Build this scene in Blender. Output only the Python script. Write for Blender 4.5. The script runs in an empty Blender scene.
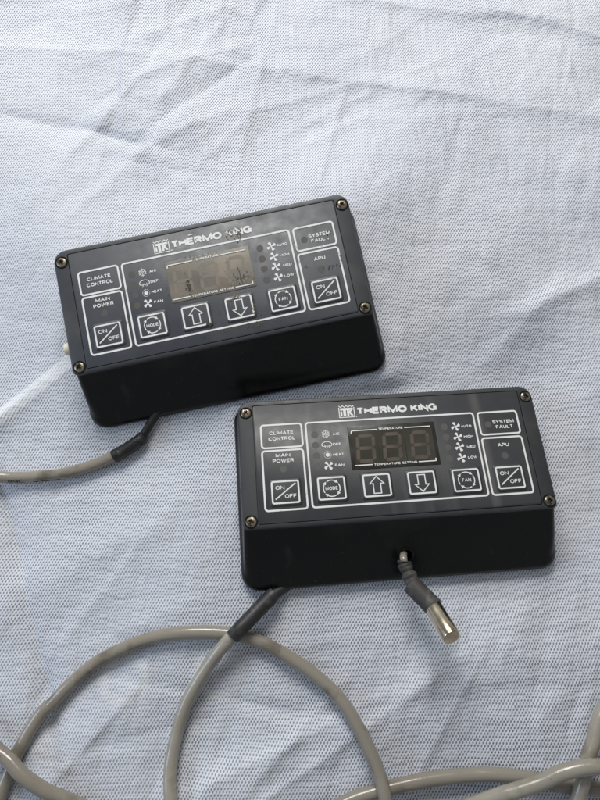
import bpy, bmesh, math, random
import numpy as np
from mathutils import Matrix, Vector

# ---------------------------------------------------------------- camera, light, exposure
SC = bpy.context.scene
S = 0.135                      # one unit of the layout = distance between two screws of a box = 13.5 cm
cam_d = bpy.data.cameras.new('camera'); cam = bpy.data.objects.new('camera', cam_d)
SC.collection.objects.link(cam); SC.camera = cam
cam_d.sensor_fit = 'HORIZONTAL'; cam_d.sensor_width = 36.0; cam_d.lens = 36.0*613.04/600.0
cam_d.clip_start = 0.01; cam_d.clip_end = 60
cam.location = (0, -0.5*S, 2.2*S); cam.rotation_euler = (math.radians(90-77.0985), 0, 0)

w = bpy.data.worlds.new('World'); SC.world = w; w.use_nodes = True
bg = w.node_tree.nodes['Background']
bg.inputs['Color'].default_value = (0.93, 0.965, 1.0, 1); bg.inputs['Strength'].default_value = 0.25

def area(name, loc, target, size, power, color):
    d = bpy.data.lights.new(name, 'AREA'); d.shape = 'RECTANGLE'; d.size = size[0]; d.size_y = size[1]
    d.energy = power; d.color = color
    o = bpy.data.objects.new(name, d); SC.collection.objects.link(o)
    o.location = loc; o.rotation_euler = (Vector(target)-Vector(loc)).to_track_quat('-Z', 'Y').to_euler()
    return o
# soft daylight that falls in from beyond the top of the picture, and an added cool, weak fill lamp at the left
area('daylight_opening', (-0.12, 0.68, 0.58), (0, 0.0, 0), (0.50, 0.34), 8.7, (1.0, 0.985, 0.95))
area('side_fill', (-0.80, -0.10, 0.36), (0, 0.0, 0), (0.35, 0.35), 2.3, (0.60, 0.76, 1.0))
SC.view_settings.view_transform = 'Standard'; SC.view_settings.look = 'None'
SC.view_settings.exposure = 0.0; SC.view_settings.gamma = 1.0

random.seed(4); RNG = np.random.RandomState(7)

# ---------------------------------------------------------------- materials
def mat(name, color, rough=0.5, metal=0.0, spec=0.5, spot=None, bump=None, rvar=0.0, coat=0.0):
    """spot = list of (colour, noise scale, low, high, detail) laid over the base colour; bump = (scale, strength, distance)"""
    m = bpy.data.materials.new(name); m.use_nodes = True; nt = m.node_tree; N = nt.nodes; L = nt.links
    b = N['Principled BSDF']; b.inputs['Base Color'].default_value = (*color, 1)
    b.inputs['Roughness'].default_value = rough; b.inputs['Metallic'].default_value = metal
    b.inputs['Specular IOR Level'].default_value = spec; b.inputs['Coat Weight'].default_value = coat
    tc = N.new('ShaderNodeTexCoord'); last = None
    for s in (spot or []):
        col, sc, lo, hi, det = s[:5]
        n = N.new('ShaderNodeTexNoise'); n.inputs['Scale'].default_value = sc; n.inputs['Detail'].default_value = det
        mp = N.new('ShaderNodeMapping')
        if len(s) > 5: mp.inputs['Scale'].default_value = s[5]
        mp.inputs['Location'].default_value = (random.random()*3, random.random()*3, random.random()*3)
        L.new(tc.outputs['Object'], mp.inputs['Vector']); L.new(mp.outputs[0], n.inputs['Vector'])
        r = N.new('ShaderNodeMapRange'); r.inputs['From Min'].default_value = lo; r.inputs['From Max'].default_value = hi
        L.new(n.outputs['Fac'], r.inputs['Value'])
        x = N.new('ShaderNodeMix'); x.data_type = 'RGBA'; x.inputs['B'].default_value = (*col, 1)
        x.inputs['A'].default_value = (*color, 1)
        if last: L.new(last, x.inputs['A'])
        L.new(r.outputs[0], x.inputs['Factor']); last = x.outputs['Result']
    if last: L.new(last, b.inputs['Base Color'])
    if rvar:
        n = N.new('ShaderNodeTexNoise'); n.inputs['Scale'].default_value = 160; n.inputs['Detail'].default_value = 6
        L.new(tc.outputs['Object'], n.inputs['Vector'])
        r = N.new('ShaderNodeMapRange'); r.inputs['From Min'].default_value = .3; r.inputs['From Max'].default_value = .7
        r.inputs['To Min'].default_value = rough-rvar; r.inputs['To Max'].default_value = rough+rvar
        L.new(n.outputs['Fac'], r.inputs['Value']); L.new(r.outputs[0], b.inputs['Roughness'])
    if bump:
        n = N.new('ShaderNodeTexNoise'); n.inputs['Scale'].default_value = bump[0]; n.inputs['Detail'].default_value = 4
        L.new(tc.outputs['Object'], n.inputs['Vector'])
        bu = N.new('ShaderNodeBump'); bu.inputs['Strength'].default_value = bump[1]; bu.inputs['Distance'].default_value = bump[2]
        L.new(n.outputs['Fac'], bu.inputs['Height']); L.new(bu.outputs[0], b.inputs['Normal'])
    return m

DUST = (.30, .29, .27)
M = {}
M['shell'] = mat('black_plastic_shell_shaded', (.0036, .0036, .0038), .28, spec=.34, rvar=.08, bump=(2500, .25, .0001),  # same plastic as the lid; the dark the fronts reflect is in the colour
                 spot=[((.10, .095, .09), 1500, .765, .80, 1), ((.018, .0175, .017), 120, .66, .80, 3, (1, .06, 1)), ((.02, .019, .018), 30, .58, .80, 8)])
M['lid'] = mat('black_plastic_lid_lit', (.030, .031, .033), .50, spec=.45, rvar=.08, bump=(3000, .3, .0001),  # same plastic as the shell; overhead sheen put into a greyer colour
               spot=[((.055, .053, .05), 45, .55, .8, 8), ((.12, .12, .11), 1500, .77, .80, 1)])
M['label'] = mat('charcoal_label_film', (.034, .035, .038), .46, spec=.45, rvar=.06, bump=(1800, .2, .00008),
                 spot=[((.052, .051, .05), 40, .5, .8, 8), ((.14, .14, .13), 1700, .78, .81, 1), ((.07, .07, .068), 60, .62, .72, 3, (1, .05, 1))])
M['label_worn'] = mat('faded_slate_label_film', (.047, .050, .058), .48, spec=.5, rvar=.08, bump=(1800, .25, .0001),
                      spot=[((.075, .075, .078), 38, .5, .8, 8), ((.018, .015, .012), 420, .70, .74, 4), ((.2, .19, .17), 1600, .77, .80, 1)])
M['lid_worn'] = mat('faded_plastic_lid_lit', (.040, .042, .047), .50, spec=.45, rvar=.08, bump=(3000, .3, .0001),  # real fading, plus the overhead sheen put into the grey
                    spot=[((.07, .068, .065), 40, .55, .8, 8), ((.02, .015, .01), 500, .72, .76, 3)])
M['ink'] = mat('white_ink', (.72, .72, .70), .5, spec=.3, spot=[((.50, .49, .47), 260, .62, .76, 5)])
M['ink_worn'] = mat('worn_white_ink', (.76, .76, .74), .5, spec=.3, spot=[((.32, .28, .22), 200, .63, .74, 6)])
M['glass'] = mat('smoked_display_window', (.020, .018, .014), .22, spec=.5, rvar=.05,
                 spot=[((.045, .043, .036), 90, .45, .75, 6)])
M['glass_in'] = mat('smoked_display_glass', (.038, .034, .026), .20, spec=.5, rvar=.05,
                    spot=[((.060, .055, .043), 70, .42, .7, 7)])
M['seg'] = mat('unlit_segment', (.088, .070, .052), .35, spot=[((.05, .042, .032), 120, .5, .75, 4)])
M['haze_film'] = mat('dirty_tan_film', (.225, .188, .146), .45, spec=.5, rvar=.1, bump=(500, .3, .0001),
                     spot=[((.15, .135, .11), 60, .40, .65, 8), ((.09, .075, .055), 150, .62, .76, 6)])
M['seg_worn'] = mat('dull_segment', (.218, .186, .148), .45, spot=[((.175, .16, .135), 70, .42, .68, 8)])
M['led'] = mat('dark_indicator_lens', (.086, .080, .074), .52, spec=.45, bump=(1800, .22, .00009))
M['rust'] = mat('rust_stain', (.20, .145, .085), .8, spec=.15, spot=[((.05, .035, .022), 700, .50, .65, 4), ((.30, .22, .13), 900, .58, .7, 3)])
M['grime'] = mat('brown_grime', (.060, .047, .034), .7, spec=.2, spot=[((.09, .07, .05), 800, .55, .65, 3)])
M['screw'] = mat('tarnished_screw', (.33, .29, .22), .38, metal=1, rvar=.12, bump=(1500, .4, .0001),
                 spot=[((.06, .045, .03), 420, .48, .60, 4)])
M['dark'] = mat('recess_shade', (.006, .006, .006), .8, spec=.1)
M['cable'] = mat('grey_beige_cable_sheath', (.245, .218, .178), .19, spec=.6, rvar=.07, bump=(700, .25, .0002),
                 spot=[((.27, .248, .205), 25, .45, .7, 5), ((.13, .112, .085), 75, .56, .72, 7), ((.12, .10, .07), 260, .70, .76, 5)])
M['cable_pale'] = mat('pale_grey_cable_sheath', (.275, .253, .207), .22, spec=.6, rvar=.08, bump=(700, .25, .0002),
                      spot=[((.36, .335, .28), 30, .45, .7, 5), ((.17, .148, .11), 75, .56, .74, 7), ((.10, .08, .06), 230, .70, .75, 5)])
M['sleeve'] = mat('black_heat_shrink', (.019, .019, .020), .48, spec=.5, rvar=.08, bump=(350, .4, .0004),
                  spot=[((.07, .067, .06), 160, .55, .75, 5)])
M['sleeve_grey'] = mat('dusty_grey_heat_shrink', (.042, .040, .037), .60, spec=.35, bump=(500, .5, .0004),
                       spot=[((.12, .115, .105), 180, .5, .72, 6)])
M['tape'] = mat('wrinkled_black_tape', (.014, .013, .013), .40, spec=.5, bump=(420, .9, .0008),
                spot=[((.05, .045, .04), 300, .6, .75, 5)])
M['steel'] = mat('brushed_nickel_tube', (.70, .61, .46), .24, metal=1, rvar=.08,
                 spot=[((.35, .29, .20), 90, .55, .75, 6, (1, 1, 1))])
M['cream'] = mat('cream_plastic', (.72, .66, .52), .4, spot=[((.30, .25, .17), 200, .5, .7, 4)])
M['cable_ink'] = mat('black_cable_print', (.02, .02, .02), .6)
M['ground'] = mat('bare_concrete', (.22, .21, .20), .9, spot=[((.14, .135, .13), 6, .4, .7, 8)], bump=(60, .3, .002))

def cloth_material():
    m = bpy.data.materials.new('pale_mesh_weave'); m.use_nodes = True; nt = m.node_tree; N = nt.nodes; L = nt.links
    b = N['Principled BSDF']; b.inputs['Roughness'].default_value = .62; b.inputs['Specular IOR Level'].default_value = .28
    tc = N.new('ShaderNodeTexCoord')
    def vm(op, a, c=None):
        n = N.new('ShaderNodeVectorMath'); n.operation = op
        L.new(a, n.inputs[0])
        if c is not None:
            if isinstance(c, tuple): n.inputs[1].default_value = c
            else: L.new(c, n.inputs[1])
        return n
    def ma(op, a, c=None, clamp=False):
        n = N.new('ShaderNodeMath'); n.operation = op; n.use_clamp = clamp
        for i, v in enumerate((a, c)):
            if v is None: continue
            if isinstance(v, (int, float)): n.inputs[i].default_value = v
            else: L.new(v, n.inputs[i])
        return n.outputs[0]
    def noise(scale, detail=2, mapping=None, rough=.5):
        n = N.new('ShaderNodeTexNoise'); n.inputs['Scale'].default_value = scale; n.inputs['Detail'].default_value = detail
        n.inputs['Roughness'].default_value = rough
        if mapping:
            mp = N.new('ShaderNodeMapping'); mp.inputs['Scale'].default_value = mapping[0]; mp.inputs['Rotation'].default_value = mapping[1]
            L.new(tc.outputs['Object'], mp.inputs['Vector']); L.new(mp.outputs[0], n.inputs['Vector'])
        else: L.new(tc.outputs['Object'], n.inputs['Vector'])
        return n
    p = .01085*S; r = .0093*S
    nz = noise(16, 2); wob = vm('SCALE', vm('SUBTRACT', nz.outputs['Color'], (.5, .5, .5)).outputs[0]); wob.inputs['Scale'].default_value = .0030
    nz2 = noise(900, 1); wob2 = vm('SCALE', vm('SUBTRACT', nz2.outputs['Color'], (.5, .5, .5)).outputs[0]); wob2.inputs['Scale'].default_value = .00030
    co = vm('ADD', vm('ADD', tc.outputs['Object'], wob.outputs[0]).outputs[0], wob2.outputs[0]).outputs[0]
    ds = []
    for off in ((0, 0, 0), (.5, .5, 0)):
        q = vm('ADD', vm('MULTIPLY', co, (1/p, 1/(2*r), 0)).outputs[0], off).outputs[0]
        q = vm('SUBTRACT', vm('FRACTION', q).outputs[0], (.5, .5, 0)).outputs[0]
        q = vm('MULTIPLY', q, (1.0, 1.30*r/p, 0)).outputs[0]
        # holes lean a little to the right
        sep = N.new('ShaderNodeSeparateXYZ'); L.new(q, sep.inputs[0])
        xx = ma('SUBTRACT', sep.outputs[0], ma('MULTIPLY', sep.outputs[1], .35))
        cb = N.new('ShaderNodeCombineXYZ'); L.new(xx, cb.inputs[0]); L.new(sep.outputs[1], cb.inputs[1])
        ds.append(vm('LENGTH', cb.outputs[0]).outputs['Value'])
    d = ma('MINIMUM', ds[0], ds[1])
    mr = N.new('ShaderNodeMapRange'); mr.interpolation_type = 'SMOOTHSTEP'
    mr.inputs['From Min'].default_value = .08; mr.inputs['From Max'].default_value = .37
    mr.inputs['To Min'].default_value = 1; mr.inputs['To Max'].default_value = 0
    L.new(d, mr.inputs['Value']); hole = mr.outputs[0]
    # patches where a second layer or a wrinkle closes the holes
    pn = noise(11, 5, ((1, .55, 1), (0, 0, .7)), .6)
    pr = N.new('ShaderNodeMapRange'); pr.inputs['From Min'].default_value = .35; pr.inputs['From Max'].default_value = .66
    pr.inputs['To Min'].default_value = .62; pr.inputs['To Max'].default_value = 1.0; L.new(pn.outputs['Fac'], pr.inputs['Value'])
    hf = ma('MULTIPLY', hole, pr.outputs[0])
    # thread colour, with faint soiling
    tn = noise(7, 6, None, .6)
    tm = N.new('ShaderNodeMapRange'); tm.inputs['From Min'].default_value = .4; tm.inputs['From Max'].default_value = .7; L.new(tn.outputs['Fac'], tm.inputs['Value'])
    tx = N.new('ShaderNodeMix'); tx.data_type = 'RGBA'; tx.inputs['A'].default_value = (.685, .705, .75, 1); tx.inputs['B'].default_value = (.62, .642, .70, 1)
    L.new(tm.outputs[0], tx.inputs['Factor']); col = tx.outputs['Result']
    # two faint pale ring marks
    for cx, cy, rad, seed in ((-.585, -.955, .072, 1), (-.270, -.925, .072, 2)):
        dd = vm('LENGTH', vm('MULTIPLY', vm('SUBTRACT', co, (cx*S, cy*S, 0)).outputs[0], (1/S, 1/S, 0)).outputs[0]).outputs['Value']
        e = ma('ABSOLUTE', ma('SUBTRACT', dd, rad))
        k = N.new('ShaderNodeMapRange'); k.interpolation_type = 'SMOOTHSTEP'; k.inputs['From Min'].default_value = 0; k.inputs['From Max'].default_value = .028
        k.inputs['To Min'].default_value = .40; k.inputs['To Max'].default_value = 0; L.new(e, k.inputs['Value'])
        nn = noise(40+seed*9, 2); kk = ma('MULTIPLY', k.outputs[0], ma('ADD', ma('MULTIPLY', nn.outputs['Fac'], 1.1), .2), True)
        x = N.new('ShaderNodeMix'); x.data_type = 'RGBA'; x.inputs['B'].default_value = (.86, .85, .80, 1)
        L.new(col, x.inputs['A']); L.new(kk, x.inputs['Factor']); col = x.outputs['Result']
        hf = ma('MULTIPLY', hf, ma('SUBTRACT', 1.0, ma('MULTIPLY', kk, .8)))
    P_, Q_ = (-1.30, -.235), (-.86, .150); ln = math.hypot(Q_[0]-P_[0], Q_[1]-P_[1]); nx_, ny_ = -(Q_[1]-P_[1])/ln, (Q_[0]-P_[0])/ln
    dt = vm('DOT_PRODUCT', vm('SUBTRACT', co, (P_[0]*S, P_[1]*S, 0)).outputs[0], (nx_/S, ny_/S, 0)).outputs['Value']
    sx_ = N.new('ShaderNodeSeparateXYZ'); L.new(co, sx_.inputs[0])
    k = N.new('ShaderNodeMapRange'); k.interpolation_type = 'SMOOTHSTEP'; k.inputs['From Min'].default_value = .018; k.inputs['From Max'].default_value = .030
    k.inputs['To Min'].default_value = .75; k.inputs['To Max'].default_value = 0; L.new(ma('ABSOLUTE', dt), k.inputs['Value'])
    kk = ma('MULTIPLY', k.outputs[0], ma('LESS_THAN', sx_.outputs[0], -.80*S))
    x = N.new('ShaderNodeMix'); x.data_type = 'RGBA'; x.inputs['B'].default_value = (.82, .83, .86, 1); L.new(col, x.inputs['A']); L.new(kk, x.inputs['Factor']); col = x.outputs['Result']
    hf = ma('MULTIPLY', hf, ma('SUBTRACT', 1.0, kk))
    fx = N.new('ShaderNodeMix'); fx.data_type = 'RGBA'; fx.inputs['B'].default_value = (.10, .112, .155, 1)
    L.new(col, fx.inputs['A']); L.new(hf, fx.inputs['Factor']); L.new(fx.outputs['Result'], b.inputs['Base Color'])
    # creases too fine for the mesh
    w1 = noise(26, 6, ((1, .35, 1), (0, 0, -.75)), .62); w2 = noise(40, 5, ((.4, 1, 1), (0, 0, .5)), .6)
    hb = ma('ADD', ma('MULTIPLY', ma('ABSOLUTE', ma('SUBTRACT', w1.outputs['Fac'], .5)), 1.0), ma('MULTIPLY', ma('ABSOLUTE', ma('SUBTRACT', w2.outputs['Fac'], .5)), .6))
    for sc, am, ang in ((17, .55, .6), (38, .22, -.5)):
        mp = N.new('ShaderNodeMapping'); mp.inputs['Rotation'].default_value = (0, 0, ang); mp.inputs['Scale'].default_value = (1, .55, 1)
        dn = noise(14, 3); dv = vm('SCALE', vm('SUBTRACT', dn.outputs['Color'], (.5, .5, .5)).outputs[0]); dv.inputs['Scale'].default_value = .03
        L.new(vm('ADD', tc.outputs['Object'], dv.outputs[0]).outputs[0], mp.inputs['Vector'])
        vo = N.new('ShaderNodeTexVoronoi'); vo.inputs['Scale'].default_value = sc; L.new(mp.outputs[0], vo.inputs['Vector'])
        mk = noise(5.5+sc*.05, 2); mm = N.new('ShaderNodeMapRange'); mm.inputs['From Min'].default_value = .42; mm.inputs['From Max'].default_value = .62
        mm.inputs['To Min'].default_value = .10; L.new(mk.outputs['Fac'], mm.inputs['Value'])
        hb = ma('ADD', hb, ma('MULTIPLY', ma('MULTIPLY', vo.outputs['Distance'], mm.outputs[0]), am))
    for sc, am, ang, st_ in ((11, .16, .85, .40), (15, .10, -.25, .55)):
        mp = N.new('ShaderNodeMapping'); mp.inputs['Rotation'].default_value = (0, 0, ang); mp.inputs['Scale'].default_value = (1, st_, 1)
        mp.inputs['Location'].default_value = (sc*.37, sc*.11, 0); L.new(tc.outputs['Object'], mp.inputs['Vector'])
        vo = N.new('ShaderNodeTexVoronoi'); vo.feature = 'DISTANCE_TO_EDGE'; vo.inputs['Scale'].default_value = sc; L.new(mp.outputs[0], vo.inputs['Vector'])
        er = N.new('ShaderNodeMapRange'); er.interpolation_type = 'SMOOTHERSTEP'; er.inputs['From Max'].default_value = .06; L.new(vo.outputs['Distance'], er.inputs['Value'])
        mk = noise(9+sc, 2); mm = N.new('ShaderNodeMapRange'); mm.inputs['From Min'].default_value = .45; mm.inputs['From Max'].default_value = .60; L.new(mk.outputs['Fac'], mm.inputs['Value'])
        hb = ma('ADD', hb, ma('MULTIPLY', ma('MULTIPLY', er.outputs[0], mm.outputs[0]), am))
    b1 = N.new('ShaderNodeBump'); b1.inputs['Strength'].default_value = 1.0; b1.inputs['Distance'].default_value = .0040; L.new(hb, b1.inputs['Height'])
    b2 = N.new('ShaderNodeBump'); b2.inputs['Strength'].default_value = .5; b2.inputs['Distance'].default_value = .00025
    L.new(ma('SUBTRACT', 1.0, hole), b2.inputs['Height']); L.new(b1.outputs[0], b2.inputs['Normal']); L.new(b2.outputs[0], b.inputs['Normal'])
    return m
M['cloth'] = cloth_material()

# ---------------------------------------------------------------- mesh helpers (layout units, scaled by S when built)
def link(o): SC.collection.objects.link(o); return o
class MB:
    def __init__(s): s.v = []; s.f = []; s.m = []; s.mi = 0
    def add(s, vs, fs, mi=None):
        k = len(s.v); s.v += [tuple(map(float, v)) for v in vs]
        s.f += [tuple(i+k for i in f) for f in fs]; s.m += [s.mi if mi is None else mi]*len(fs); return s
    def loft(s, rings, cap0=True, cap1=True, mi=None):
        n = len(rings[0]); vs = [v for r in rings for v in r]; fs = []
        for i in range(len(rings)-1):
            for j in range(n):
                fs.append((i*n+j, i*n+(j+1) % n, (i+1)*n+(j+1) % n, (i+1)*n+j))
        if cap0: fs.append(tuple(range(n))[::-1])
        if cap1: fs.append(tuple((len(rings)-1)*n+j for j in range(n)))
        return s.add(vs, fs, mi)
    def stroke(s, pts, wd, z, closed=False, mi=None):
        n = len(pts); L_, R_ = [], []
        for i in range(n):
            p = Vector(pts[i]); a = Vector(pts[i-1]) if (closed or i > 0) else None
            c = Vector(pts[(i+1) % n]) if (closed or i < n-1) else None
            d1 = (p-a).normalized() if a is not None else (c-p).normalized()
            d2 = (c-p).normalized() if c is not None else d1
            t = d1+d2; t = t.normalized() if t.length > 1e-6 else d1
            nr = Vector((-t.y, t.x)); k = 1/max(.5, nr.dot(Vector((-d1.y, d1.x))))
            L_.append((p+nr*wd/2*k)); R_.append((p-nr*wd/2*k))
        vs = [(q.x, q.y, z) for q in L_]+[(q.x, q.y, z) for q in R_]
        fs = []
        for i in range(n if closed else n-1):
            j = (i+1) % n; fs.append((i, n+i, n+j, j))
        return s.add(vs, fs, mi)
    def poly(s, pts, z, mi=None):
        return s.add([(x, y, z) for x, y in pts], [tuple(range(len(pts)))], mi)
    def disc(s, cx, cy, r, z, n=16, mi=None):
        return s.poly([(cx+r*math.cos(2*math.pi*i/n), cy+r*math.sin(2*math.pi*i/n)) for i in range(n)], z, mi)
    def build(s, name, mats, parent=None, smooth=None, world=None, zoff=0.0):
        """world: parent matrix (metres) that the world-space vertices are brought under"""
        me = bpy.data.meshes.new(name)
        co = [Vector((x*S, y*S, (z+zoff)*S)) for x, y, z in s.v]
        if world is not None:
            inv = world.inverted(); co = [inv @ c for c in co]
        me.from_pydata([tuple(c) for c in co], [], s.f)
        mats = mats if isinstance(mats, (list, tuple)) else [mats]
        for m in mats: me.materials.append(m)
        me.polygons.foreach_set('material_index', s.m)
        bm = bmesh.new(); bm.from_mesh(me)
        if name not in ('printed_graphics', 'stain_marks', 'printed_characters'): bmesh.ops.recalc_face_normals(bm, faces=bm.faces)
        bm.to_mesh(me); bm.free()
        if smooth is not None:
            me.polygons.foreach_set('use_smooth', [True]*len(me.polygons)); me.set_sharp_from_angle(angle=math.radians(smooth))
        me.update()
        o = link(bpy.data.objects.new(name, me)); o.parent = parent
        return o

def rr(x0, x1, y0, y1, r, z=None, n=6, rs=None):
    """rounded rectangle counter-clockwise; rs = radii (x1y1, x0y1, x0y0, x1y0)"""
    rs = rs or (r, r, r, r); out = []
    for (cx, cy, a0, q) in ((x1, y1, 0, rs[0]), (x0, y1, 90, rs[1]), (x0, y0, 180, rs[2]), (x1, y0, 270, rs[3])):
        sx = -1 if cx == x1 else 1; sy = -1 if cy == y1 else 1
        for i in range(n+1):
            a = math.radians(a0+90*i/n); out.append((cx+sx*q+q*math.cos(a), cy+sy*q+q*math.sin(a)))
    return out if z is None else [(x, y, z) for x, y in out]

def smooth_path(pts, n=10):
    P = [Vector(p) for p in pts]; P = [P[0]*2-P[1]]+P+[P[-1]*2-P[-2]]; out = []
    for i in range(1, len(P)-2):
        for k in range(n):
            t = k/n; a, b, c, d = P[i-1:i+3]
            out.append(.5*((2*b)+(c-a)*t+(2*a-5*b+4*c-d)*t*t+(3*b-a-3*c+d)*t**3))
    return out+[P[-2]]
def tube_rings(path, radius, seg=18):
    rings = []; up = Vector((0, 0, 1))
    for i, p in enumerate(path):
        t = (path[min(i+1, len(path)-1)]-path[max(i-1, 0)]).normalized()
        if abs(t.dot(up)) > .97: up = Vector((0, 1, 0))
        s = t.cross(up).normalized(); u = s.cross(t)
        r = radius(i/(len(path)-1)) if callable(radius) else radius
        rings.append([tuple(p+s*math.cos(2*math.pi*k/seg)*r+u*math.sin(2*math.pi*k/seg)*r) for k in range(seg)])
    return rings

def _el(cx, cy, rx, ry, a0, a1, n=14): return [(cx+rx*math.cos(math.radians(a0+(a1-a0)*i/n)), cy+ry*math.sin(math.radians(a0+(a1-a0)*i/n))) for i in range(n+1)]
def letter(c):
    """width and centre lines of one sans-serif capital in a box one unit high"""
    if c == 'A': return .78, [[(0, 0), (.39, 1), (.78, 0)], [(.14, .32), (.64, .32)]]
    if c == 'C': return .76, [_el(.40, .5, .40, .5, 38, 322, 20)]
    if c == 'D': return .72, [[(0, 0), (0, 1), (.30, 1)]+_el(.30, .5, .42, .5, 80, -80, 14)+[(.30, 0), (0, 0), (0, .02)]]
    if c == 'E': return .60, [[(.60, 1), (0, 1), (0, 0), (.60, 0)], [(0, .52), (.55, .52)]]
    if c == 'F': return .56, [[(.56, 1), (0, 1), (0, 0)], [(0, .50), (.48, .50)]]
    if c == 'G': return .80, [_el(.41, .5, .41, .5, 40, 296, 20)+[(.80, .09), (.80, .47), (.50, .47)]]
    if c == 'H': return .70, [[(0, 0), (0, 1)], [(.70, 0), (.70, 1)], [(0, .52), (.70, .52)]]
    if c == 'I': return .0, [[(0, 0), (0, 1)]]
    if c == 'K': return .70, [[(0, 0), (0, 1)], [(.66, 1), (.02, .36)], [(.22, .58), (.70, 0)]]
    if c == 'L': return .54, [[(0, 1), (0, 0), (.54, 0)]]
    if c == 'M': return .94, [[(0, 0), (0, 1), (.47, .06), (.94, 1), (.94, 0)]]
    if c == 'N': return .70, [[(0, 0), (0, 1), (.70, 0), (.70, 1)]]
    if c == 'O': return .82, [_el(.41, .5, .41, .5, 0, 360, 24)]
    if c == 'P': return .62, [[(0, 0), (0, 1), (.36, 1)]+_el(.36, .74, .26, .26, 80, -80, 10)+[(.36, .48), (0, .48)]]
    if c == 'R': return .68, [[(0, 0), (0, 1), (.38, 1)]+_el(.38, .75, .26, .25, 80, -80, 10)+[(.38, .50), (0, .50)], [(.36, .50), (.66, 0)]]
    if c == 'S': return .64, [_el(.32, .745, .31, .255, 25, 250, 14)+_el(.32, .26, .32, .26, 78, -155, 14)]
    if c == 'T': return .64, [[(0, 1), (.64, 1)], [(.32, 1), (.32, 0)]]
    if c == 'U': return .68, [[(0, 1), (0, .34)]+_el(.34, .34, .34, .34, 190, 350, 12)+[(.68, .34), (.68, 1)]]
    if c == 'V': return .76, [[(0, 1), (.38, 0), (.76, 1)]]
    if c == 'W': return 1.08, [[(0, 1), (.27, 0), (.54, 1), (.81, 0), (1.08, 1)]]
    if c == 'Y': return .74, [[(0, 1), (.37, .45), (.74, 1)], [(.37, .45), (.37, 0)]]
    if c == '8': return .60, [_el(.30, .76, .25, .24, 0, 360, 16), _el(.30, .26, .30, .26, 0, 360, 16)]
    if c == '9': return .60, [_el(.30, .70, .29, .30, 0, 360, 18), [(.59, .70)]+_el(.27, .34, .32, .34, 0, -110, 10)]
    if c == '/': return .36, [[(0, -.05), (.36, 1.05)]]
    return .30, []
def text(mb, s, cx, cy, wd, ht, z, th=.17, mi=None):
    """word centred on cx, cy; th = stroke weight as a share of the letter height"""
    t = th*ht; gap = t+ht*(.02 if th > .25 else .10)
    tw = sum(letter(c)[0] for c in s); kx = (wd-t-gap*(len(s)-1))/tw; ky = ht-t; x = 0; items = []
    for c in s:
        w_, ls = letter(c); items.append((x/kx, ls)); x += w_*kx+gap
    for x0, ls in items:
        for l in ls:
            P = [(cx-(wd-t)/2+(x0+a)*kx, cy-ky/2+b*ky) for a, b in l]
            closed = len(P) > 12 and abs(P[0][0]-P[-1][0])+abs(P[0][1]-P[-1][1]) < 1e-6
            mb.stroke(P[:-1] if closed else P, t, z, closed, mi=mi); z += 2e-6

# ---------------------------------------------------------------- cloth
M1 = Matrix([[0.97837, -0.20672, -0.00807, -0.30373], [0.20459, 0.9726, -0.11039, 0.36129], [0.03067, 0.10635, 0.99386, 0.2211], [0, 0, 0, 1]])
M2 = Matrix([[0.99576, -0.0802, 0.04514, 0.3231], [0.07208, 0.98461, 0.1592, -0.22027], [-0.05721, -0.15527, 0.98621, 0.12094], [0, 0, 0, 1]])
BASE = -.18; FX, FY0, FY1 = .55, -.395, .25
def plane_of(Mx, k=0.0):      # k: how fast the underside rises toward the back of the box
    o = Mx @ Vector((0, -.30, BASE-.004)); n = (Mx.to_3x3() @ Vector((0, -k, 1)))
    a = -n.x/n.z; b = -n.y/n.z; c = o.z-a*o.x-b*o.y; inv = np.array(Mx.inverted())
    return a, b, c, inv
PL = [plane_of(M1), plane_of(M2, .15*.5/.55)]
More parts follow.
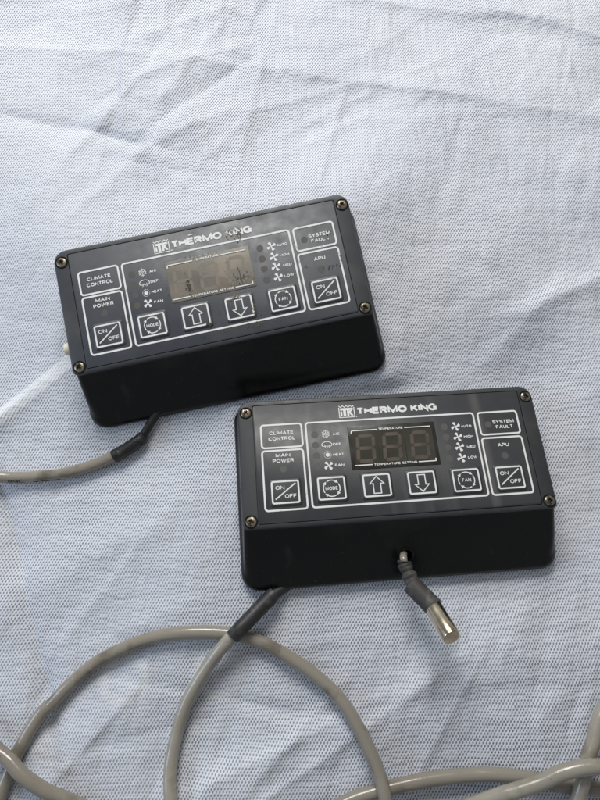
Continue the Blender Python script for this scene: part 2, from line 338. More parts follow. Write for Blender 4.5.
# folds: (x0,y0,x1,y1, height, width on the left side of the direction, width on the right side, sharpness)
FOLDS = [
 (-1.60, 1.30, -.84, 1.12, -.022, .05, .09, .010), (-.84, 1.12, -.66, 1.37, .024, .10, .05, .012), (-.66, 1.37, -.35, 1.50, .016, .08, .05, .010),
 (-1.6, 1.56, -.34, 1.45, .012, .03, .10, .008), (-.82, 1.12, -.59, 1.045, -.020, .06, .04, .010), (-.59, 1.045, -.38, 1.17, .018, .05, .09, .010),
 (-.60, 1.04, -.52, .80, .014, .06, .06, .012), (-.60, 1.05, -.90, .72, .016, .10, .05, .014), (-.43, 1.14, -.27, .86, .014, .07, .07, .012),
 (-.88, 1.10, -1.10, .70, .012, .08, .08, .014), (-.55, 1.55, -.45, 1.20, .012, .05, .07, .010), (-.35, 1.62, -.60, 1.20, .011, .06, .05, .010),
 (-.30, 1.40, -.62, 1.12, -.012, .04, .05, .008), (-.20, 1.78, -.62, 1.58, .013, .06, .06, .010), (-.70, .98, -.47, .93, -.012, .04, .04, .008),
 (-.50, .90, -.35, .78, .013, .04, .05, .008), (-.36, 1.08, -.18, .80, -.010, .05, .05, .008),
 (-.05, 1.41, .58, 1.305, .014, .22, .040, .007), (.58, 1.305, 1.9, 1.05, .015, .22, .040, .007),
 (.30, 1.79, .944, 1.677, .018, .24, .030, .006), (.944, 1.677, 1.9, 1.33, .020, .24, .030, .006),
 (-1.6, 1.80, -.55, 1.785, .030, .03, .20, .006),
 (.56, .02, .75, .20, .016, .03, .16, .010), (.75, .20, .937, .396, .020, .035, .20, .010), (.937, .396, 1.9, .80, .024, .05, .22, .012),
 (.30, .60, .62, .615, -.005, .02, .02, .004), (.45, .25, .75, .42, .007, .05, .08, .014),
 (-1.45, -.36, -1.09, -.05, .014, .035, .035, .012), (-1.09, -.05, -.86, .155, .014, .035, .035, .012),
 (-1.12, -.22, -1.02, -.50, -.020, .05, .035, .008), (-1.02, -.50, -.86, -.98, -.022, .04, .035, .008), (-.86, -.98, -.83, -1.1, -.014, .04, .03, .008),
 (-1.0, -.72, -.62, -.50, .012, .10, .10, .02), (-.62, -.50, -.30, -.42, .010, .10, .10, .02), (-.78, -.30, -.22, -.40, .005, .03, .05, .006),
 (-.45, -1.45, -.274, -1.253, .016, .03, .16, .008), (-.274, -1.253, .148, -1.06, .018, .03, .18, .008),
 (.10, -.62, -.06, -.86, .008, .05, .05, .010), (.62, -.63, .30, -1.10, .012, .07, .05, .012), (.52, -.75, .42, -.98, .008, .03, .05, .008),
 (.80, -.62, .72, -.80, .012, .05, .03, .008), (.92, -.55, .70, -.84, .010, .05, .06, .010), (.86, -.72, .80, -.93, -.008, .03, .03, .006),
 (.30, -.80, .16, -1.05, .007, .05, .06, .012), (1.1, -.20, .86, -.60, .012, .08, .10, .014), (1.2, -.75, .85, -1.02, .009, .06, .06, .012),
 (.05, 1.22, .45, 1.02, .010, .12, .12, .03), (.45, 1.25, .05, .80, .010, .14, .12, .04), (.70, 1.15, 1.2, .85, .012, .16, .16, .04),
 (-.25, -.15, .02, -.45, .010, .08, .08, .014),
]
_r = np.random.RandomState(21)
for _ in range(230):      # the small random creases of a cloth that was folded and crushed
    x, y = _r.uniform(-1.4, 1.4), _r.uniform(-1.5, 1.9); a = _r.normal(.9, .7); ln = _r.uniform(.10, .6)
    h = _r.uniform(-.007, .009)*(1.2 if y < -.4 else .45 if (x > .1 and y > .45) else 1)*(1.6 if (x < -.1 and y > .6) else .9)
    FOLDS.append((x, y, x+math.cos(a)*ln, y+math.sin(a)*ln, h, _r.uniform(.010, .07), _r.uniform(.010, .07), _r.uniform(.002, .005)))
def cloth_h(x, y):
    x = np.asarray(x, float); y = np.asarray(y, float); h = np.zeros_like(x)
    h += .018*np.sin(1.9*x+.7)*np.sin(1.3*y+2.1)+.010*np.sin(3.7*x-2.2*y+.5)+.006*np.sin(7.3*x+4.1*y)+.004*np.sin(-6.1*x+9.0*y+1.)
    for ki, (x0, y0, x1, y1, a, wl, wr, sh) in enumerate(FOLDS):
        if ki < 17: a, wl, wr, sh = a*.62, wl*.6, wr*.6, sh*.7
        L_ = math.hypot(x1-x0, y1-y0); tx, ty = (x1-x0)/L_, (y1-y0)/L_
        t = ((x-x0)*tx+(y-y0)*ty); d = -(x-x0)*ty+(y-y0)*tx
        e = np.maximum(0, np.maximum(-t, t-L_)); win = np.exp(-(e/(.10+.15*L_))**2)
        wd = np.where(d > 0, wl, wr); q = np.sqrt(d*d+sh*sh)-sh
        h += a*win*np.exp(-q/wd)
    tot = np.zeros_like(x); acc = np.zeros_like(x)
    for a, b, c, inv in PL:
        lx = inv[0, 0]*x+inv[0, 1]*y+inv[0, 2]*.05+inv[0, 3]; ly = inv[1, 0]*x+inv[1, 1]*y+inv[1, 2]*.05+inv[1, 3]
        dx = np.maximum(0, np.abs(lx)-FX); dy = np.maximum(0, np.maximum(FY0-ly, ly-FY1)); d = np.hypot(dx, dy)
        wt = np.exp(-(d/.40)**2)/(1e-4+(d/.22)**2); tot += wt; acc += wt*(a*x+b*y+c)
    wbg = 1.0
    return (acc+wbg*h)/(tot+wbg)
def ch(x, y): return float(cloth_h(np.array([x]), np.array([y]))[0])

def axis(lo, hi, step, far, n):
    core = np.arange(lo, hi+step/2, step); g = np.geomspace(step, far, n)
    return np.concatenate([lo-np.cumsum(g)[::-1], core, hi+np.cumsum(g)])
gx = axis(-1.45, 1.45, .0085, .35, 26); gy = axis(-1.5, 2.0, .0085, .35, 26)
X, Y = np.meshgrid(gx, gy); Z = cloth_h(X.ravel(), Y.ravel()).reshape(X.shape)
nx, ny = len(gx), len(gy)
me = bpy.data.meshes.new('mesh_cloth'); V = np.stack([X, Y, Z], -1).reshape(-1, 3)*S
I = np.arange(nx*ny).reshape(ny, nx); F = np.stack([I[:-1, :-1], I[:-1, 1:], I[1:, 1:], I[1:, :-1]], -1).reshape(-1, 4)
me.vertices.add(len(V)); me.vertices.foreach_set('co', V.ravel().astype(np.float32))
me.loops.add(F.size); me.loops.foreach_set('vertex_index', F.ravel().astype(np.int32))
me.polygons.add(len(F)); me.polygons.foreach_set('loop_start', np.arange(0, F.size, 4, dtype=np.int32))
me.polygons.foreach_set('loop_total', np.full(len(F), 4, dtype=np.int32)); me.update(calc_edges=True); me.validate()
me.polygons.foreach_set('use_smooth', np.ones(len(F), dtype=bool)); me.materials.append(M['cloth'])
cloth = link(bpy.data.objects.new('mesh_cloth', me))
cloth['label'] = 'creased pale blue-grey mesh fabric spread flat beneath both control boxes'; cloth['category'] = 'cloth'
gr = MB(); gr.poly([(-30, -30), (30, -30), (30, 30), (-30, 30)], -.42); g = gr.build('ground', M['ground']); g['kind'] = 'structure'

# ---------------------------------------------------------------- the control box
ZL = .0005          # label surface above the lid plane
def lid_mesh():
    mb = MB(); R_ = (.045, .045, .020, .020)
    ring = lambda i, z: rr(-.526+i, .526-i, -.2144+i, .232-i, 0, z, 8, tuple(max(.006, q-i) for q in R_))
    hole = lambda i, z: rr(-.476+i, .476-i, -.2005+i, .2150-i, 0, z, 8, (.008,)*4)
    mb.loft([ring(.004, -.026), ring(.001, -.022), ring(0, -.012), ring(0, -.006), ring(.0022, -.002), ring(.006, 0), hole(0, 0), hole(.0006, -.006)], False, True)
    return mb
def body_mesh(rise=0.0):
    mb = MB()
    spec = [(.520, .226, -.206, .042, .018, -.018), (.522, .228, -.209, .044, .018, -.026), (.5245, .230, -.216, .046, .019, -.034),
            (.530, .236, -.300, .048, .026, -.098), (.533, .239, -.352, .050, .042, -.137), (.5345, .240, -.360, .050, .047, -.1425), (.5365, .242, -.369, .052, .052, -.147),
            (.5400, .245, -.379, .052, .057, -.153), (.5425, .247, -.386, .052, .060, -.160), (.5435, .248, -.390, .052, .062, -.168), (.5425, .247, -.390, .050, .062, -.176), (.538, .243, -.386, .050, .060, -.180)]
    mb.loft([rr(-a, a-z*.10+.0005, f, b, 0, z, 8, (rb, rb, rf, rf)) for a, b, f, rb, rf, z in spec])
    mb.v = [(x, y, z if z > -.03 else -.03+(z+.03)*(1-rise*max(0, y+.30)/.55)) for x, y, z in mb.v]
    return mb
def cut(o, cutter):
    md = o.modifiers.new('b', 'BOOLEAN'); md.object = cutter; md.operation = 'DIFFERENCE'; md.solver = 'EXACT'
    dg = bpy.context.evaluated_depsgraph_get(); dg.update()
    nm = bpy.data.meshes.new_from_object(o.evaluated_get(dg)); o.modifiers.clear()
    nm.name = o.data.name; o.data = nm; bpy.data.objects.remove(cutter)
    nm.polygons.foreach_set('use_smooth', [True]*len(nm.polygons)); nm.set_sharp_from_angle(angle=math.radians(35))

# printed graphics ------------------------------------------------
LW = .0062
def circ(cx, cy, r, a0, a1, n=20): return [(cx+r*math.cos(math.radians(a0+(a1-a0)*i/n)), cy+r*math.sin(math.radians(a0+(a1-a0)*i/n))) for i in range(n+1)]
def fan_icon(mb, cx, cy, r, z, rot=20):
    for k in range(4):
        a = rot+90*k; pts = []
        for (q, da) in ((.10, -60), (.55, -24), (.92, -20), (1.04, 0), (.98, 22), (.60, 20), (.28, 14), (.10, 60)):
            t = math.radians(a+da); pts.append((cx+r*q*math.cos(t), cy+r*q*math.sin(t)))
        mb.poly(pts, z)
    mb.disc(cx, cy, r*.17, z+.0001, 10)
def ring_arrows(mb, cx, cy, r, z):
    for k in range(4):
        a = 45+12+90*k; p = circ(cx, cy, r, a, a+64, 10); mb.stroke(p, .0034, z)
        e = math.radians(a-6); c = (cx+r*math.cos(e), cy+r*math.sin(e)); t = (math.sin(e), -math.cos(e)); n = (math.cos(e), math.sin(e)); q = .0068
        mb.poly([(c[0]+t[0]*q*1.1, c[1]+t[1]*q*1.1), (c[0]-t[0]*q*.6+n[0]*q*.8, c[1]-t[1]*q*.6+n[1]*q*.8), (c[0]-t[0]*q*.6-n[0]*q*.8, c[1]-t[1]*q*.6-n[1]*q*.8)][::-1], z)
def block_arrow(mb, cx, cy, d, z):
    pts = [(-.0125, -.027), (.0125, -.027), (.0125, .006), (.024, .006), (0, .030), (-.024, .006), (-.0125, .006)]
    mb.stroke([(cx+x, cy+y*d) for x, y in pts], .0036, z, True)
def graphics(worn):
    mb = MB(); z = ZL+.0009
    st = lambda p, w=LW, c=True: mb.stroke(p, w, z, c)
    st(rr(-.4492, -.3098, .0562, .1388, .010)); st(rr(-.4500, -.3108, -.1575, .0460, .010))
    st(rr(-.2950, .2975, -.1565, .1388, .010))
    st(rr(.3135, .4535, .0555, .1378, .010)); st(rr(.3115, .4530, -.1570, .0430, .010))
    T = lambda s, x, y, w, h, b=.215: text(mb, s, x, y, w, h, z, b)
    T('CLIMATE', -.3798, .1090, .0835, .0128); T('CONTROL', -.3795, .0882, .092, .0132)
    T('MAIN', -.3801, .0285, .0500, .0126); T('POWER', -.3802, .0098, .0715, .0130)
    T('SYSTEM', .4000, .1005, .0770, .0130)
    if worn: T('FAUL', .3930, .0815, .0500, .0126); mb.disc(.4275, .0775, .0022, z, 8)
    else: T('FAULT', .4013, .0815, .0615, .0126)
    T('APU', .3833, .0158, .0400, .0128)
    T('THERMO', -.0232, .1705, .1790, .0262, .29); T('KING', .1262, .1705, .0930, .0262, .29)
    # square emblem with a comb edge
    ex, ey, e = -.1470, .1720, .0530
    fr = [(ex-e/2, ey+e*.30), (ex-e/2, ey-e*.40), (ex+e/2, ey-e*.40), (ex+e/2, ey+e*.30)]; mb.stroke(fr, .0030, z)
    te = []
    for i in range(9): te.append((ex-e/2+e*i/8, ey+e*(.30 if i % 2 else .42)))
    mb.stroke(te, .0028, z)
    bx = lambda x0, y0, x1, y1: mb.poly([(ex+x0*e, ey+y0*e), (ex+x1*e, ey+y0*e), (ex+x1*e, ey+y1*e), (ex+x0*e, ey+y1*e)], z)
    bx(-.42, .09, .42, .25); bx(-.42, -.32, -.30, .03); bx(-.23, -.32, -.05, .09); bx(.02, -.32, .16, .09)
    mb.poly([(ex+.15*e, ey-.10*e), (ex+.28*e, ey-.30*e), (ex+.44*e, ey-.30*e), (ex+.27*e, ey-.04*e), (ex+.40*e, ey+.12*e), (ex+.24*e, ey+.12*e), (ex+.15*e, ey+.02*e)], z)
    mb.disc(ex+e*.62, ey-e*.38, .0024, z, 8)
    # icons of the modes
    for k in range(6):
        a = math.radians(60*k+30); c, s = math.cos(a), math.sin(a); x, y = -.2284, .0942
        mb.stroke([(x+c*.002, y+s*.002), (x+c*.0145, y+s*.0145)], .0024, z)
        b = math.radians(60*k+60); mb.stroke([(x+c*.0095, y+s*.0095), (x+math.cos(b)*.013, y+math.sin(b)*.013)], .0019, z)
        b = math.radians(60*k); mb.stroke([(x+c*.0095, y+s*.0095), (x+math.cos(b)*.013, y+math.sin(b)*.013)], .0019, z)
    x, y = -.2280, .0560
    mb.stroke([(x+.0175*math.cos(math.radians(a)), y+.0105*math.sin(math.radians(a))) for a in range(-35, 216, 10)], .0026, z)
    mb.stroke([(x-.0145, y-.006), (x+.0145, y-.006)], .0022, z)
    for k in (-1, 0, 1): mb.stroke([(x+k*.007-.0015, y-.013), (x+k*.007+.001, y-.009), (x+k*.007-.001, y-.006), (x+k*.007+.001, y-.001)], .0019, z)
    x, y = -.2284, .0197; mb.disc(x, y, .0072, z)
    for k in range(16): mb.disc(x+.0122*math.cos(k*math.pi/8), y+.0122*math.sin(k*math.pi/8), .0014, z, 6)
    fan_icon(mb, -.2289, -.0180, .0165, z, 35)
    for x, y in ((.2277, .0925), (.2294, .0541), (.2292, .0178), (.2292, -.0210)): fan_icon(mb, x, y, .0165, z, 20)
    for s, x, y, w in (('A/C', -.1922, .0926, .024), ('DEF', -.1928, .0556, .028), ('HEAT', -.1915, .0189, .037), ('FAN', -.1916, -.0181, .031),
                       ('AUTO', .2654, .0916, .037), ('HIGH', .2670, .0539, .033), ('MED', .2695, .0165, .030), ('LOW', .2677, -.0214, .033)):
        T(s, x, y, w, .0092, .23)
    zz = ZL+.0032
    text(mb, 'TEMPERATURE', -.002, .1000, .086, .0080, zz, .21); text(mb, 'TEMPERATURE SETTING', -.001, -.0255, .148, .0080, zz, .21)
    mb.stroke([(-.1404, .0885), (-.1404, .0955), (-.1375, .0990), (-.0510, .0990)], .0036, zz); mb.stroke([(.0464, .0994), (.1373, .0994)], .0034, zz)
    mb.stroke([(-.1406, -.0248), (-.0801, -.0248)], .0036, zz); mb.stroke([(.0782, -.0256), (.1375, -.0256), (.1392, -.0240), (.1392, -.0160)], .0036, zz)
    return mb
BUTTONS = [('power', -.3805, -.0990), ('mode', -.2268, -.0970), ('up', -.0747, -.0972), ('down', .0777, -.0985), ('fan', .2303, -.1003), ('power', .3815, -.1012)]
def pad_mesh():
    mb = MB(); f = lambda i, z: rr(-.0540+i, .0540-i, -.0475+i, .0475-i, max(.003, .010-i*.5), z, 5)
    mb.loft([f(0, 0), f(.0015, .0018), f(.005, .0038), f(.008, .0044)], False, True); return mb
def pad_marks(kind):
    mb = MB(); z = .0050
    mb.stroke(rr(-.0440, .0440, -.0362, .0362, .005), .0056, z, True)
    if kind == 'power':
        mb.stroke([(-.034, -.0235), (.0345, .0285)], .0042, z); text(mb, 'ON', -.0175, .0155, .030, .0132, z, .18); text(mb, 'OFF', .0165, -.0140, .039, .0132, z, .18)
    elif kind == 'up': block_arrow(mb, 0, 0, 1, z)
    elif kind == 'down': block_arrow(mb, 0, 0, -1, z)
    else:
        ring_arrows(mb, 0, 0, .0275, z)
        text(mb, 'MODE' if kind == 'mode' else 'FAN', 0, 0, .0420 if kind == 'mode' else .031, .0118, z, .19)
    return mb
def digit_mesh():
    mb = MB(); w, h, t = .0270, .0450, .0125; sl = .06
    def seg(a, b):
        a = Vector(a); b = Vector(b); d = (b-a).normalized(); n = Vector((-d.y, d.x)); g = .0015
        a = a+d*g; b = b-d*g
        p = [a, a+d*t/2+n*t/2, b-d*t/2+n*t/2, b, b-d*t/2-n*t/2, a+d*t/2-n*t/2]
        mb.poly([(q.x+q.y*sl, q.y) for q in p], 0)
    for a, b in (((-w, h), (w, h)), ((-w, 0), (w, 0)), ((-w, -h), (w, -h)), ((-w, 0), (-w, h)), ((w, 0), (w, h)), ((-w, -h), (-w, 0)), ((w, -h), (w, 0))): seg(a, b)
    return mb
def blobs(mb, cx, cy, spread, n, rmax, z, mi=0, sx=1., sy=1., rnd=None):
    for _ in range(n):
        x = cx+rnd.gauss(0, spread)*sx; y = cy+rnd.gauss(0, spread)*sy; r = rmax*rnd.uniform(.25, 1)**1.5; k = rnd.randint(7, 10)
        mb.poly([(x+r*rnd.uniform(.5, 1.2)*math.cos(2*math.pi*i/k), y+r*rnd.uniform(.5, 1.2)*math.sin(2*math.pi*i/k)) for i in range(k)], z+rnd.uniform(0, .0004), mi)

PAD = pad_mesh(); BODY = body_mesh(); LID = lid_mesh()
def screw_mesh():
    mb = MB(); prof = [(.0182, -.004), (.0182, .0005), (.0174, .0022), (.0150, .0040), (.0100, .0053), (.0050, .0058)]
    mb.loft([[(r*math.cos(2*math.pi*i/28), r*math.sin(2*math.pi*i/28), z) for i in range(28)] for r, z in prof]); return mb
screw_src = None
def make_screw(parent, x, y, rot, worn):
    global screw_src
    if screw_src is None:
        o = screw_mesh().build('screw', M['screw'], None, 40)
        for a in (0, 90):
            c = MB(); ca = math.radians(a); f = lambda z, s: [(u*math.cos(ca)-v*math.sin(ca), u*math.sin(ca)+v*math.cos(ca), z) for u, v in ((-.0125*s, -.0026), (.0125*s, -.0026), (.0125*s, .0026), (-.0125*s, .0026))]
            c.loft([f(-.001, .5), f(.02, 1.15)]); cut(o, c.build('cutter', M['dark']))
        screw_src = o
        s = o
    else:
        s = link(screw_src.copy())
    s.parent = parent; s.location = (x*S, y*S, (.0005-BASE)*S); s.rotation_euler = (0, 0, rot)
    # added dark ring, standing in for the shaded hole the screw sits in
    if 'rim' not in make_screw.__dict__:
        c = MB(); f = lambda r, z: [(r*math.cos(2*math.pi*i/28), r*math.sin(2*math.pi*i/28), z) for i in range(28)]
        c.loft([f(.0222, -.0008), f(.0218, .0005), f(.0182, .0001)], False, False); make_screw.rim = c.build('screw_hole_shade', M['dark'], None, 40); k = make_screw.rim
    else: k = link(make_screw.rim.copy())
    k.parent = s; k.location = (0, 0, 0)
    return s

def control_box(Mx, worn, label):
    root = link(bpy.data.objects.new('control_box', None)); root.empty_display_size = .02
    Mb = Mx @ Matrix.Translation((0, 0, BASE)); Mw = Mb.copy(); Mw.translation = Mb.translation*S
    root.matrix_world = Mw; root['label'] = label; root['category'] = 'control box'; root['group'] = 'wired climate control boxes lying on the cloth'
    zo = -BASE; rnd = random.Random(3 if worn else 5)
    body = (BODY if worn else body_mesh(.50)).build('enclosure_body', M['shell'], root, 28, zoff=zo)
    lid = LID.build('lid', M['lid_worn' if worn else 'lid'], root, 30, zoff=zo)
    lb = MB(); f = lambda i, z: rr(-.4735+i, .4735-i, -.198+i, .2125-i, .007, z, 5)
    lb.loft([f(0, -.0055), f(0, ZL-.0008), f(.0008, ZL)], False, True)
    lab = lb.build('label_panel', M['label_worn' if worn else 'label'], root, 40, zoff=zo)
    ink = M['ink_worn' if worn else 'ink']
    graphics(worn).build('printed_graphics', ink, lab, zoff=zo)
    # display window with three unlit digits
    db = MB(); d = lambda i, z: rr(-.1515+i, .1545-i, -.0395+i, .1165-i, .004, z, 4)
    if worn:
        db.loft([d(.004, ZL-.0002), d(.0045, ZL+.0014), d(.0055, ZL+.0018)], False, True)
    else:
        db.loft([d(0, ZL-.0002), d(.0004, ZL+.0012), d(.0010, ZL+.0014)], False, True)
        for x0, x1 in ((-.136, -.0535), (-.0515, .0405), (.0425, .1415)): db.poly(rr(x0, x1, -.0195, .0935, .001), ZL+.0019, 1)
    disp = db.build('display', [M['haze_film' if worn else 'glass'], M['glass_in']], root, 40, zoff=zo)
    dm = digit_mesh()
    for i, x in enumerate((-.0960, -.0040, .0930)):
        o = dm.build('segment_digit', M['seg_worn' if worn else 'seg'], disp); o.location = (x*S, .0345*S, (ZL+(.0020 if worn else .0025)+zo)*S)
    for kind, x, y in BUTTONS:
        b = PAD.build('button', M['label_worn' if worn else 'label'], root, 50); b.location = (x*S, y*S, (ZL+zo)*S)
        pad_marks(kind).build('printed_graphics', ink, b)
    leds = [(-.2665, y) for y in (.0945, .0568, .0195, -.0175)]+[(.1878, y) for y in (.0937, .0554, .0191, -.0211)]+[(-.3816, -.0197), (.3815, -.0233), (.345, .0925)]
    led = MB(); g_ = lambda r, z: [(r*math.cos(2*math.pi*i/20), r*math.sin(2*math.pi*i/20), z) for i in range(20)]
    led.disc(0, 0, .0120, .0003, 24)
    for x, y in leds:
        o = led.build('indicator_light', M['led'], root, 60); o.location = (x*S, y*S, (ZL+zo)*S)
    for i, (x, y) in enumerate(((-.498, .1885), (.5005, .1890), (-.4985, -.1885), (.4995, -.1885))): make_screw(root, x, y, rnd.uniform(0, 1.5), worn)
    return root, Mw, body, lab, zo, rnd

box1, W1, body1, lab1, zo, rnd1 = control_box(M1, True, 'worn black control box with hazy tan display and rust specks on its lettering')
box2, W2, body2, lab2, zo, rnd2 = control_box(M2, False, 'cleaner black control box with dark 888 display and metal probe hanging from its front')

# rust and grime on the worn box
st = MB(); z = ZL+.0016; R1 = rnd1
blobs(st, .090, .172, .008, 24, .0028, z, 0, 1, 1.4, R1); blobs(st, .123, .163, .009, 32, .0032, z, 0, .8, 1.3, R1)
blobs(st, .420, -.022, .010, 16, .0032, z, 1, 1.4, .6, R1); blobs(st, .456, -.006, .004, 16, .0030, z, 0, .5, 3, R1)
blobs(st, .436, .098, .004, 10, .0028, z, 0, 1, 1.6, R1); blobs(st, .116, -.168, .010, 22, .0032, z, 0, 1.6, .5, R1); blobs(st, .21, -.164, .02, 14, .0020, z, 0, 2, .4, R1)
blobs(st, .333, -.004, .002, 3, .0024, z, 1, 1, 1, R1)
z = ZL+.0062
blobs(st, .070, -.062, .008, 34, .0036, z, 0, 1.5, .5, R1); blobs(st, .1235, -.120, .004, 16, .0030, z, 0, .5, 3, R1); blobs(st, -.036, -.134, .006, 26, .0040, z, 1, 1, .8, R1)
z = ZL+.0042
blobs(st, -.079, .006, .008, 30, .0038, z, 1, .6, 1.3, R1); blobs(st, .103, .000, .016, 40, .0026, z, 1, 1.2, .8, R1); blobs(st, 0, .04, .09, 50, .0018, z, 1, 1.2, .5, R1)
st.stroke([(.098, .045), (.103, .02), (.100, .0), (.106, -.015)], .0016, z, mi=1); st.stroke([(.098, .0), (.116, .006), (.135, .004)], .0014, z, mi=1)
blobs(st, -.02, .1125, .05, 30, .0022, z, 0, 1, .05, R1)
st.build('stain_marks', [M['rust'], M['grime']], lab1, zoff=zo)
tk = MB(); tk.poly([(-.050, .1905), (-.032, .1920), (-.033, .1950), (-.046, .1945)], ZL+.0012); tk.build('paint_scratch', M['ink_worn'], lab1, zoff=zo)

# cream push button on the left side of the worn box
cb = MB(); prof = [(.022, 0), (.022, .020), (.0205, .026), (.016, .029), (.008, .030)]
cb.loft([[(-(.5250+h*1.0), -.105+r*math.cos(2*math.pi*i/24), -.050+r*math.sin(2*math.pi*i/24)) for i in range(24)] for r, h in prof])
cb.build('side_button', M['cream'], box1, 40, zoff=zo)

# ---------------------------------------------------------------- cables
def on_cloth(pts, r, lift=None, zs=None):
    out = []
    for i, (x, y) in enumerate(pts):
        a, b = pts[max(0, i-1)], pts[min(len(pts)-1, i+1)]; l = math.hypot(b[0]-a[0], b[1]-a[1]); tx, ty = (b[0]-a[0])/l, (b[1]-a[1])/l
        hz_ = [ch(x+tx*q, y+ty*q) for q in (-.08, -.04, 0, .04, .08)]
        out.append((x, y, (.5*max(hz_)+.1*sum(hz_)+r*.96+(lift[i] if lift else 0)) if zs is None or zs[i] is None else zs[i]))
    return out
def wob(r, amp=.03, seed=0):
    rd = random.Random(seed); ph = [rd.uniform(0, 6.28) for _ in range(4)]
    return lambda t: r*(1+amp*(math.sin(23*t+ph[0])+math.sin(47*t+ph[1])*.6+math.sin(91*t+ph[2])*.4)*.5)
def cable_part(name, pts, r, m, parent=None, Mw=None, n=10, caps=True, seg=18):
    mb = MB(); path = smooth_path(pts, n); mb.loft(tube_rings(path, r, seg), caps, caps); return mb.build(name, m, parent, 50, world=Mw), path

A = [(-0.664, -0.199), (-0.736, -0.231), (-0.827, -0.259), (-0.921, -0.273), (-1.062, -0.278), (-1.241, -0.264), (-1.495, -0.221), (-1.9, -.12)]
cA, pathA = cable_part('cable', on_cloth(A, .0205), wob(.0205, .02, 1), M['cable'], box1, W1)
cable_part('strain_relief_sleeve', on_cloth([(-0.566, -0.128), (-0.580, -0.146), (-0.614, -0.171), (-0.645, -0.190), (-0.672, -0.205)], .0235), lambda t: .0195+.0045*min(1, t*3), M['tape'], cA, None)[0]
# (built in world space below its cable: bring it under the parent)
def under(o, Mw):
    inv = Mw.inverted()
    for v in o.data.vertices: v.co = inv @ v.co
for o in cA.children: under(o, W1)
o, _ = cable_part('cable_core', [(-.49, .02, .006), (-.524, -.050, .007), (-0.548, -0.092, ch(-.548, -.092)+.022), (-0.575, -0.140, ch(-.575, -.14)+.020)], .0155, M['tape'], cA); under(o, W1)
# dark characters printed round the sheath of that cable
pm = MB(); text(pm, '89C', 0, 0, .058, .0165, 0, .17); base = pm.v; r_ = .0209; out = []
def around(u, ang, rr_):
    x = -1.062+.045+u; best = min(range(len(pathA)-1), key=lambda i: abs(pathA[i].x-x)); p = pathA[best]; q = pathA[min(best+1, len(pathA)-1)]; p0 = pathA[max(best-1, 0)]
    t = (p0-q).normalized(); c = p+t*((x-p.x)/max(.2, t.x)); sd = Vector((t.y, -t.x, 0)).normalized(); up = Vector((0, 0, 1))
    return tuple(c+(sd*math.cos(ang)+up*math.sin(ang))*rr_)
pm.v = [around(x, math.radians(38)+y/r_, r_) for x, y, _ in base]
for k, (u, l) in enumerate(((.06, .018), (.085, .03), (.128, .026))):
    for j in range(4):
        a = [around(u+l*j/4, math.radians(10), r_), around(u+l*(j+1)/4, math.radians(10), r_), around(u+l*(j+1)/4, math.radians(24), r_), around(u+l*j/4, math.radians(24), r_)]
        pm.add(a, [(0, 1, 2, 3)])
o = pm.build('printed_characters', M['cable_ink'], cA, world=W1)

B = [(-0.200, -0.780), (-0.214, -0.798), (-0.26, -0.847), (-0.324, -0.935), (-0.376, -1.032), (-0.404, -1.133), (-0.415, -1.217), (-0.406, -1.299), (-0.38, -1.411), (-0.321, -1.572), (-.25, -1.8)]
cB, _ = cable_part('cable', on_cloth(B, .0215, [.040, .040, .034, .010, .002, 0, 0, 0, 0, 0, 0]), wob(.0215, .03, 2), M['cable_pale'], box2, W2)
o, _ = cable_part('strain_relief_sleeve', on_cloth([(-0.084, -0.672), (-0.120, -0.706), (-0.166, -0.752), (-0.195, -0.780), (-0.219, -0.806)], .026, [.012, .016, .030, .040, .040]), lambda t: .0262*min(1, .86+t*2)*(1-.06*t), M['sleeve'], cB); under(o, W2)
o, _ = cable_part('cable_core', [(.06, -.57, .018), (-.01, -.625, .012), (-.054, -.656, ch(-.054, -.656)+.017), (-.092, -.680, ch(-.09, -.68)+.036)], .0185, M['sleeve'], cB); under(o, W2)

def loose(pts, r, lift, label, m, seed):
    o, p = cable_part('grey_cable', on_cloth(pts, r, lift), wob(r, .03, seed), m)
    o['label'] = label; o['category'] = 'cable'; o['group'] = 'loose grey cables crossing the cloth'; return o
C = [(-1.05, -1.70), (-0.994, -1.468), (-0.969, -1.357), (-0.942, -1.256), (-0.905, -1.152), (-0.853, -1.057), (-0.817, -1.024), (-0.757, -0.961), (-0.663, -0.887), (-0.501, -0.819), (-0.332, -0.797), (-0.167, -0.815), (-0.017, -0.887), (0.086, -0.961), (0.15, -1.027), (0.207, -1.122), (0.249, -1.216), (0.266, -1.29), (0.281, -1.413), (0.282, -1.575), (.27, -1.8)]
loose(C, .0215, [0]*13+[0, 0, .006, .020, .036, .030, .01, 0], 'grey cable curving in one wide arch below the two control boxes', M['cable'], 3)
D = [(-1.6, -.95), (-1.159, -1.048), (-1.039, -1.106), (-0.961, -1.15), (-0.913, -1.179), (-0.865, -1.219), (-0.798, -1.264), (-0.739, -1.292), (-0.638, -1.342), (-0.493, -1.429), (-.3, -1.6)]
loose(D, .0225, [0, .01, .026, .038, .040, .036, .022, .010, .0, 0, 0], 'short grey cable crossing over the arched one at the lower left corner', M['cable'], 4)
E_ = [(-.15, -1.6), (0.0, -1.399), (0.095, -1.329), (0.165, -1.296), (0.222, -1.279), (0.286, -1.264), (0.35, -1.253), (0.44, -1.241), (0.575, -1.232), (0.67, -1.234), (0.765, -1.244), (0.846, -1.259), (0.954, -1.267), (1.142, -1.287), (1.5, -1.33)]
loose(E_, .0215, None, 'grey cable lying level along the bottom edge, beneath the other crossing cables', M['cable'], 5)
F_ = [(.2, -1.55), (0.426, -1.359), (0.52, -1.318), (0.614, -1.277), (0.678, -1.253), (0.742, -1.228), (0.806, -1.197), (0.87, -1.18), (0.933, -1.175), (1.089, -1.166), (1.5, -1.15)]
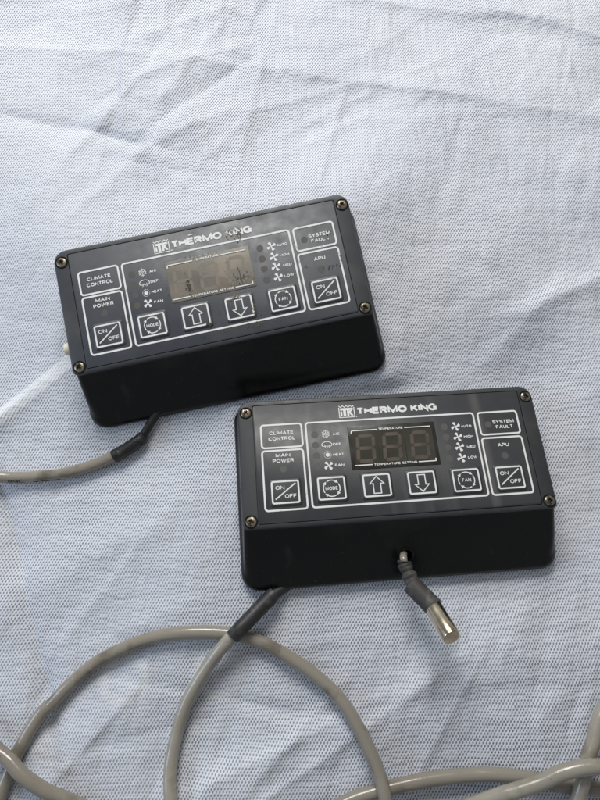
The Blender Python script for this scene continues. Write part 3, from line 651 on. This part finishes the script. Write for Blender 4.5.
loose(F_, .0235, [0, .01, .025, .044, .056, .066, .076, .082, .080, .06, 0], 'pale speckled cable slanting over two others at the lower right', M['cable_pale'], 6)
G = [(1.4, -.55), (1.116, -0.851), (1.018, -0.987), (0.958, -1.067), (0.933, -1.12), (0.905, -1.171), (0.88, -1.234), (0.862, -1.29), (0.83, -1.427), (.78, -1.7)]
loose(G, .0225, [0, .004, .012, .022, .030, .038, .042, .034, .01, 0], 'stained pale cable dropping steeply at the right edge under the slanting one', M['cable_pale'], 7)

# ---------------------------------------------------------------- probe on the front of the cleaner box
Wl = W2.inverted()
hx, hy, hz = .0150, -.3190, -.1135           # hole in the sloping front, in box coordinates
nrm = Vector((0, -.66, .75)).normalized(); side = Vector((1, 0, 0)); upv = side.cross(nrm)
def oring(r, h): return [tuple(Vector((hx, hy, hz))+nrm*h+(side*math.cos(2*math.pi*i/28)+upv*math.sin(2*math.pi*i/28))*r) for i in range(28)]
cu = MB(); cu.loft([oring(.0235, -.05), oring(.0235, .05)]); cut(body2, cu.build('cutter', M['dark'], box2, zoff=zo))
gm = MB(); gm.loft([oring(.0233, -.03), oring(.0233, .0005), oring(.0255, .0022), oring(.0285, .0012), oring(.0290, -.001)], False, False); gm.build('cable_hole_rim', M['shell'], box2, 50, zoff=zo)
probe = link(bpy.data.objects.new('sensor_probe', None)); probe.parent = box2; probe.empty_display_size = .01
P0 = M2 @ Vector((hx, hy, hz))
def scr(px, py, z):     # layout point at height z above the table, from its bearing
    f = 613.04; e = math.radians(77.0985); d = Vector(((px-300)/f, -(py-400)/f, -1))
    v = Vector((d.x, d.y*math.sin(e)-d.z*math.cos(e)*1.0 if False else d.y*math.sin(e)+(-d.z)*math.cos(e), d.y*math.cos(e)+d.z*math.sin(e)))
    t = (z-2.2)/v.z; return Vector((v.x*t, v.y*t-.5, z))
PR = [P0+(M2.to_3x3() @ nrm)*-.03, scr(403.5, 558, .088), scr(404.5, 564, .090), scr(408.5, 574, .093), scr(414, 587, .100), scr(433, 606.5, .135), scr(452, 638, .225)]
def pp(name, pts, r, m, n=8, seg=24):
    mb = MB(); path = smooth_path(pts, n); mb.loft(tube_rings(path, r, seg)); o = mb.build(name, m, probe, 40, world=W2); return o
pp('probe_wire', [PR[0], PR[1], PR[2]], .0125, M['cable'])
rdw = random.Random(8)
def wr(t): return .0208+.0025*math.sin(t*19)+.0015*math.sin(t*37+1)+.004*t
pp('shrink_sleeve', [PR[1]*.35+PR[2]*.65, PR[2], PR[3], PR[4]], wr, M['sleeve_grey'], 14)
dv = (PR[5]-PR[4]).normalized()
pp('shrink_sleeve', [PR[4]-dv*.012, PR[4], (PR[4]+PR[5])/2, PR[5]+dv*.004], lambda t: (.0318 if t > .1 else .0280+.038*t), M['sleeve_grey'], 6)
ax = (PR[6]-PR[5]).normalized(); a0 = PR[5]-ax*.02; path = [a0, a0+ax*.01]
mb = MB(); Lm = (PR[6]-a0).length; R_ = .0290
pts = [(0, R_), (Lm*.3, R_), (Lm*.6, R_), (Lm-.006, R_), (Lm-.002, R_*.95), (Lm, R_*.86)]
s_ = ax.cross(Vector((0, 0, 1))).normalized(); u_ = s_.cross(ax)
mb.loft([[tuple(a0+ax*t+(s_*math.cos(2*math.pi*k/32)+u_*math.sin(2*math.pi*k/32))*r) for k in range(32)] for t, r in pts]); mb.build('metal_tip', M['steel'], probe, 30, world=W2)
